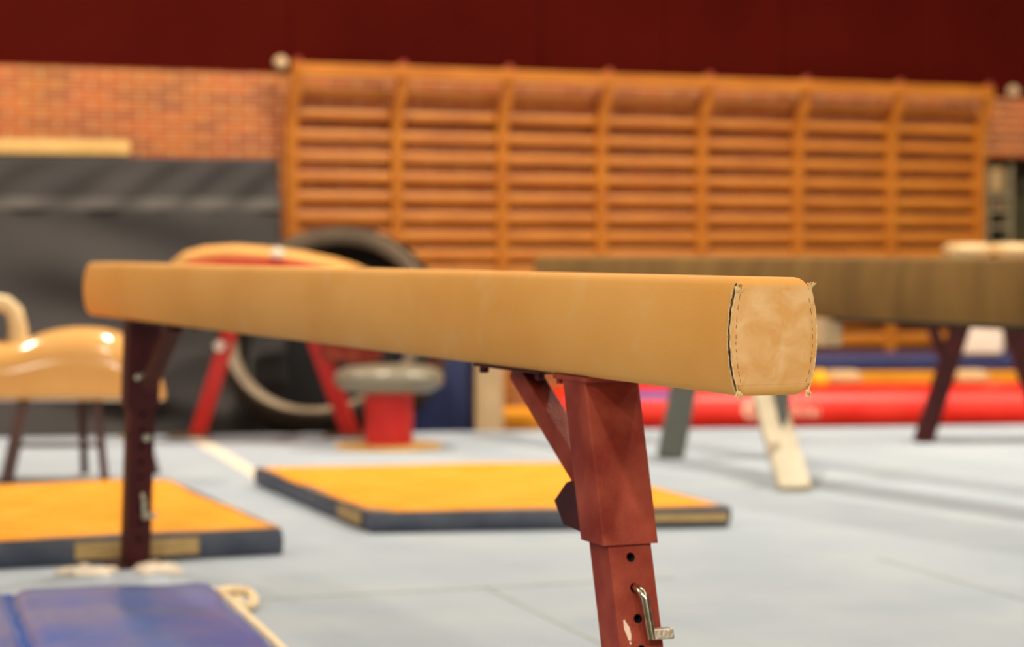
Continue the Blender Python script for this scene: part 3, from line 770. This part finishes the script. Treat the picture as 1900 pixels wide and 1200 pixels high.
# ================================================================== MUSHROOM TRAINER
mx = at(721, 500, 10.55).x
ms = thing('mushroom_trainer', 'grey disc topped mushroom trainer on a bright red drum', 'mushroom trainer', (mx, 10.55, 0), 0)
obj('base_board', lathe([(.25, 0), (.25, .014), (.245, .018)], 40), M['ochre'], ms)
obj('drum', lathe([(.113, .018), (.113, .275), (.10, .285)], 40), M['red'], ms)
obj('cap', lathe([(.10, .262), (.20, .266), (.245, .290), (.258, .325), (.245, .358), (.20, .378), (.10, .386), (.01, .388)], 48), M['mushroom'], ms, angle=80)

# ================================================================== BLUE BLOCK, BOARD, FAR YELLOW MAT
a = at(735, 660, 12.3); b = at(879, 660, 12.3)
tag(obj('foam_block', pillow(a.x, b.x, 0, .45, 0, .385-HALL, .03), M['deepblue'], loc=(0, 12.3, HALL)), 'deep blue vinyl foam block behind the mushroom trainer', 'foam block')
a = at(882, 660, 12.25); b = at(934, 660, 12.25)
tag(obj('wooden_panel', box(a.x, b.x, 0, .35, 0, .60-HALL), M['palewood'], loc=(0, 12.25, HALL), bevel=.01), 'pale wooden box end standing right of the blue foam block', 'wooden box')
p = at(925, 780, 12.6)
tag(obj('gym_mat', pillow(0, .27, 0, .5, 0, .12, .02), M['yellow'], loc=(p.x, 12.85, HALL)), 'plain yellow mat low against the foot of the wall bars', 'mat')

# ================================================================== RED INFLATABLE TRACK
TY = 12.22
tr = thing('air_track', 'long red inflatable tumbling track along the back of the floor', 'air track', (0, TY, HALL), math.radians(5))
x0 = at(1030, 700, TY).x; x1 = 4.6; TH = .17-HALL
bm = bmesh.new()
prof = []
for k in range(21):
    a = PI/2+PI*k/20; prof.append((.30-.10-.2+.13*math.cos(a)*1.0, TH/2+TH/2*math.sin(a)))
prof = [(-.0+.12*math.cos(PI/2+PI*k/16), TH/2+TH/2*math.sin(PI/2+PI*k/16)) for k in range(17)]+[(.45+.12*math.cos(-PI/2+PI*k/16), TH/2+TH/2*math.sin(-PI/2+PI*k/16)) for k in range(17)]
xs = [x0+.0, x0+.03, x0+.09]+[x0+.2+(x1-x0-.4)*k/30 for k in range(31)]+[x1-.05, x1]
sc_ = [.6, .85, .97]+[1]*31+[.9, .6]
add_loft(bm, [[Vector((x, .225+(y-.225)*(.5+.5*s), TH/2+(z-TH/2)*s)) for y, z in prof] for x, s in zip(xs, sc_)])
obj('track_body', bm, M['redvinyl'], tr, angle=60)
def ty_pt(x, z, out=.002):
    s = max(-1, min(1, (z-TH/2)/(TH/2))); return Vector((x, -.12*math.sqrt(1-s*s)-out, z))
def decal(bm, px0, px1, z0, z1):
    a, b = at(px0, 750, TY).x, at(px1, 750, TY).x; R = []
    for k in range(5):
        z = z0+(z1-z0)*k/4; R.append([ty_pt(a, z), ty_pt(b, z)])
    V = [[bm.verts.new(p) for p in r] for r in R]; W = [[bm.verts.new(p+Vector((0, .003, 0))) for p in r] for r in R]
    for A_, B_ in zip(V, V[1:]): bm.faces.new((A_[0], A_[1], B_[1], B_[0]))
    for A_, B_ in zip(W, W[1:]): bm.faces.new((A_[1], A_[0], B_[0], B_[1]))
bm = bmesh.new()
cx = at(1391, 750, TY).x; cz = .178
for k in range(24):
    a, b = 2*PI*k/24, 2*PI*(k+1)/24
    V = [bm.verts.new(ty_pt(cx+r*math.cos(t), cz+r*1.0*math.sin(t))) for r, t in ((.020, a), (.046, a), (.046, b), (.020, b))]; bm.faces.new(V)
obj('printed_emblem', bm, M['print'], tr, False); bm = bmesh.new()
for p0, p1, h in ((1452, 1456, .075), (1460, 1463, .05), (1466, 1469, .05), (1472, 1476, .075), (1480, 1483, .05), (1487, 1491, .05), (1495, 1498, .07), (1503, 1512, .045), (1516, 1519, .05)):
    decal(bm, p0, p1, .140, .140+h)
obj('printed_lettering', bm, M['print'], tr, False)
bm = bmesh.new(); a, b = at(1150, 740, TY).x, at(1262, 740, TY).x
R = []
for t in (PI*.60, PI*.66, PI*.72, PI*.78):
    R.append([Vector((x, .122*math.cos(t), TH/2+(TH/2+.002)*math.sin(t))) for x in (a, b)])
for A_, B_ in zip(R, R[1:]):
    bm.faces.new([bm.verts.new(p) for p in (A_[0], A_[1], B_[1], B_[0])])
obj('purple_stripe', bm, M['purple'], tr, False)

# stacked mats behind the track
SY = 13.4
xa = at(1545, 700, SY).x
for z0, z1, m, lab in ((HALL, .105, 'deepblue', 'bottom dark blue mat of the stack behind the red track'), (.106, .195, 'yellow', 'yellow mat in the middle of the stack behind the red track'), (.196, .285, 'deepblue', 'dark blue mat topmost on the yellow mat behind the red track')):
    xx = at(1400, 700, SY).x if m != 'yellow' else xa-.35
    tag(obj('gym_mat', pillow(xx, 3.6, 0, .8, 0, z1-z0, .015), M[m], loc=(0, SY, z0), rotz=math.radians(5)), lab, 'mat', None)
for px, lab in ((1565, 'cream foam cushion on the red track beside the near beam end'), (1805, 'cream foam cushion on the red track between the dark red legs')):
    c = at(px, 700, 12.5); rz = math.radians(5)
    zt = .171
    tag(obj('foam_cushion', pillow(-.10, .10, -.09, .09, 0, .085, .035), M['cream'], loc=(c.x, 12.38+c.x*math.tan(rz), zt), rotz=rz), lab, 'cushion')
c = at(1529, 715, 12.2)
tag(obj('bean_bag', lathe([(.01, 0), (.045, .004), (.06, .03), (.052, .07), (.02, .095), (.004, .098)], 20), M['yellowbag'], loc=(c.x, TY+.04+c.x*math.tan(math.radians(5)), .171)), 'small golden yellow bag resting on the red track', 'bag')
# pale foam box on the navy mat
a = at(1803, 640, 13.3); b = at(1888, 640, 13.3)
tag(obj('foam_box', pillow(0, b.x-a.x, 0, .3, 0, .29, .03), M['white'], loc=(a.x, SY+.22, .2865), rotz=math.radians(3)), 'cream white foam box on the dark blue mats behind the dark red legs', 'foam box')

# ================================================================== BUCK BEHIND THE BROWN BEAM
KY = 10.9; kx = at(1842, 500, KY).x
bk = thing('vaulting_buck', 'vaulting buck with two pale pads and dark red splayed legs at the right edge', 'vaulting buck', (kx, KY, 0), 0)
def kp(px, py, Y=KY): return at(px, py, Y)-Vector((kx, KY, 0))
obj('body', pillow(kp(1772, 0).x, kp(2010, 0).x, -.16, .16, kp(0, 575).z, kp(0, 478).z, .05), M['horse'], bk)
for pa, pb in ((1754, 1839), (1837, 1930), (1928, 2020)):
    bm = bmesh.new(); x0_, x1_ = kp(pa, 0).x, kp(pb, 0).x; cx_, h_ = (x0_+x1_)/2, (x1_-x0_)/2; z0_, z1_ = kp(0, 482).z, kp(0, 451).z; R = []
    for k in range(9):
        t = k/8; s = math.sin(PI/2*min(1, (.12+t*1.6))) if t < .5 else math.cos(PI/2*max(0, (t-.5)*1.8))
        R.append([Vector((cx_+x*1.0, y, z0_+(z1_-z0_)*t)) for x, y in rbox(h_*(.62+.38*s), .15*(.7+.3*s), .07*s+.015, 5)])
    add_loft(bm, R); obj('pad', bm, M['cream'], bk, angle=70)
for a, b, dy in (((1792, 575), (1712, 819), 0), ((1868, 575), (1948, 819), 0), ((1930, 575), (2040, 819), .25)):
    p = kp(*a); q = ground(b[0], b[1]+2); q -= Vector((kx, KY, 0)); q.y += dy; q.z = 0
    obj('leg', bar(p, q, .092, .06), M['oxide_dark'], bk, False, bevel=.004)
obj('brace', bar(kp(1722, 590), kp(1748, 672)+Vector((.02, 0, 0)), .05, .05), M['oxide_dark'], bk, False)
obj('brace_plate', box(kp(1715, 0).x, kp(1800, 0).x, -.05, .05, kp(0, 590).z, kp(0, 572).z), M['oxide_dark'], bk, False)
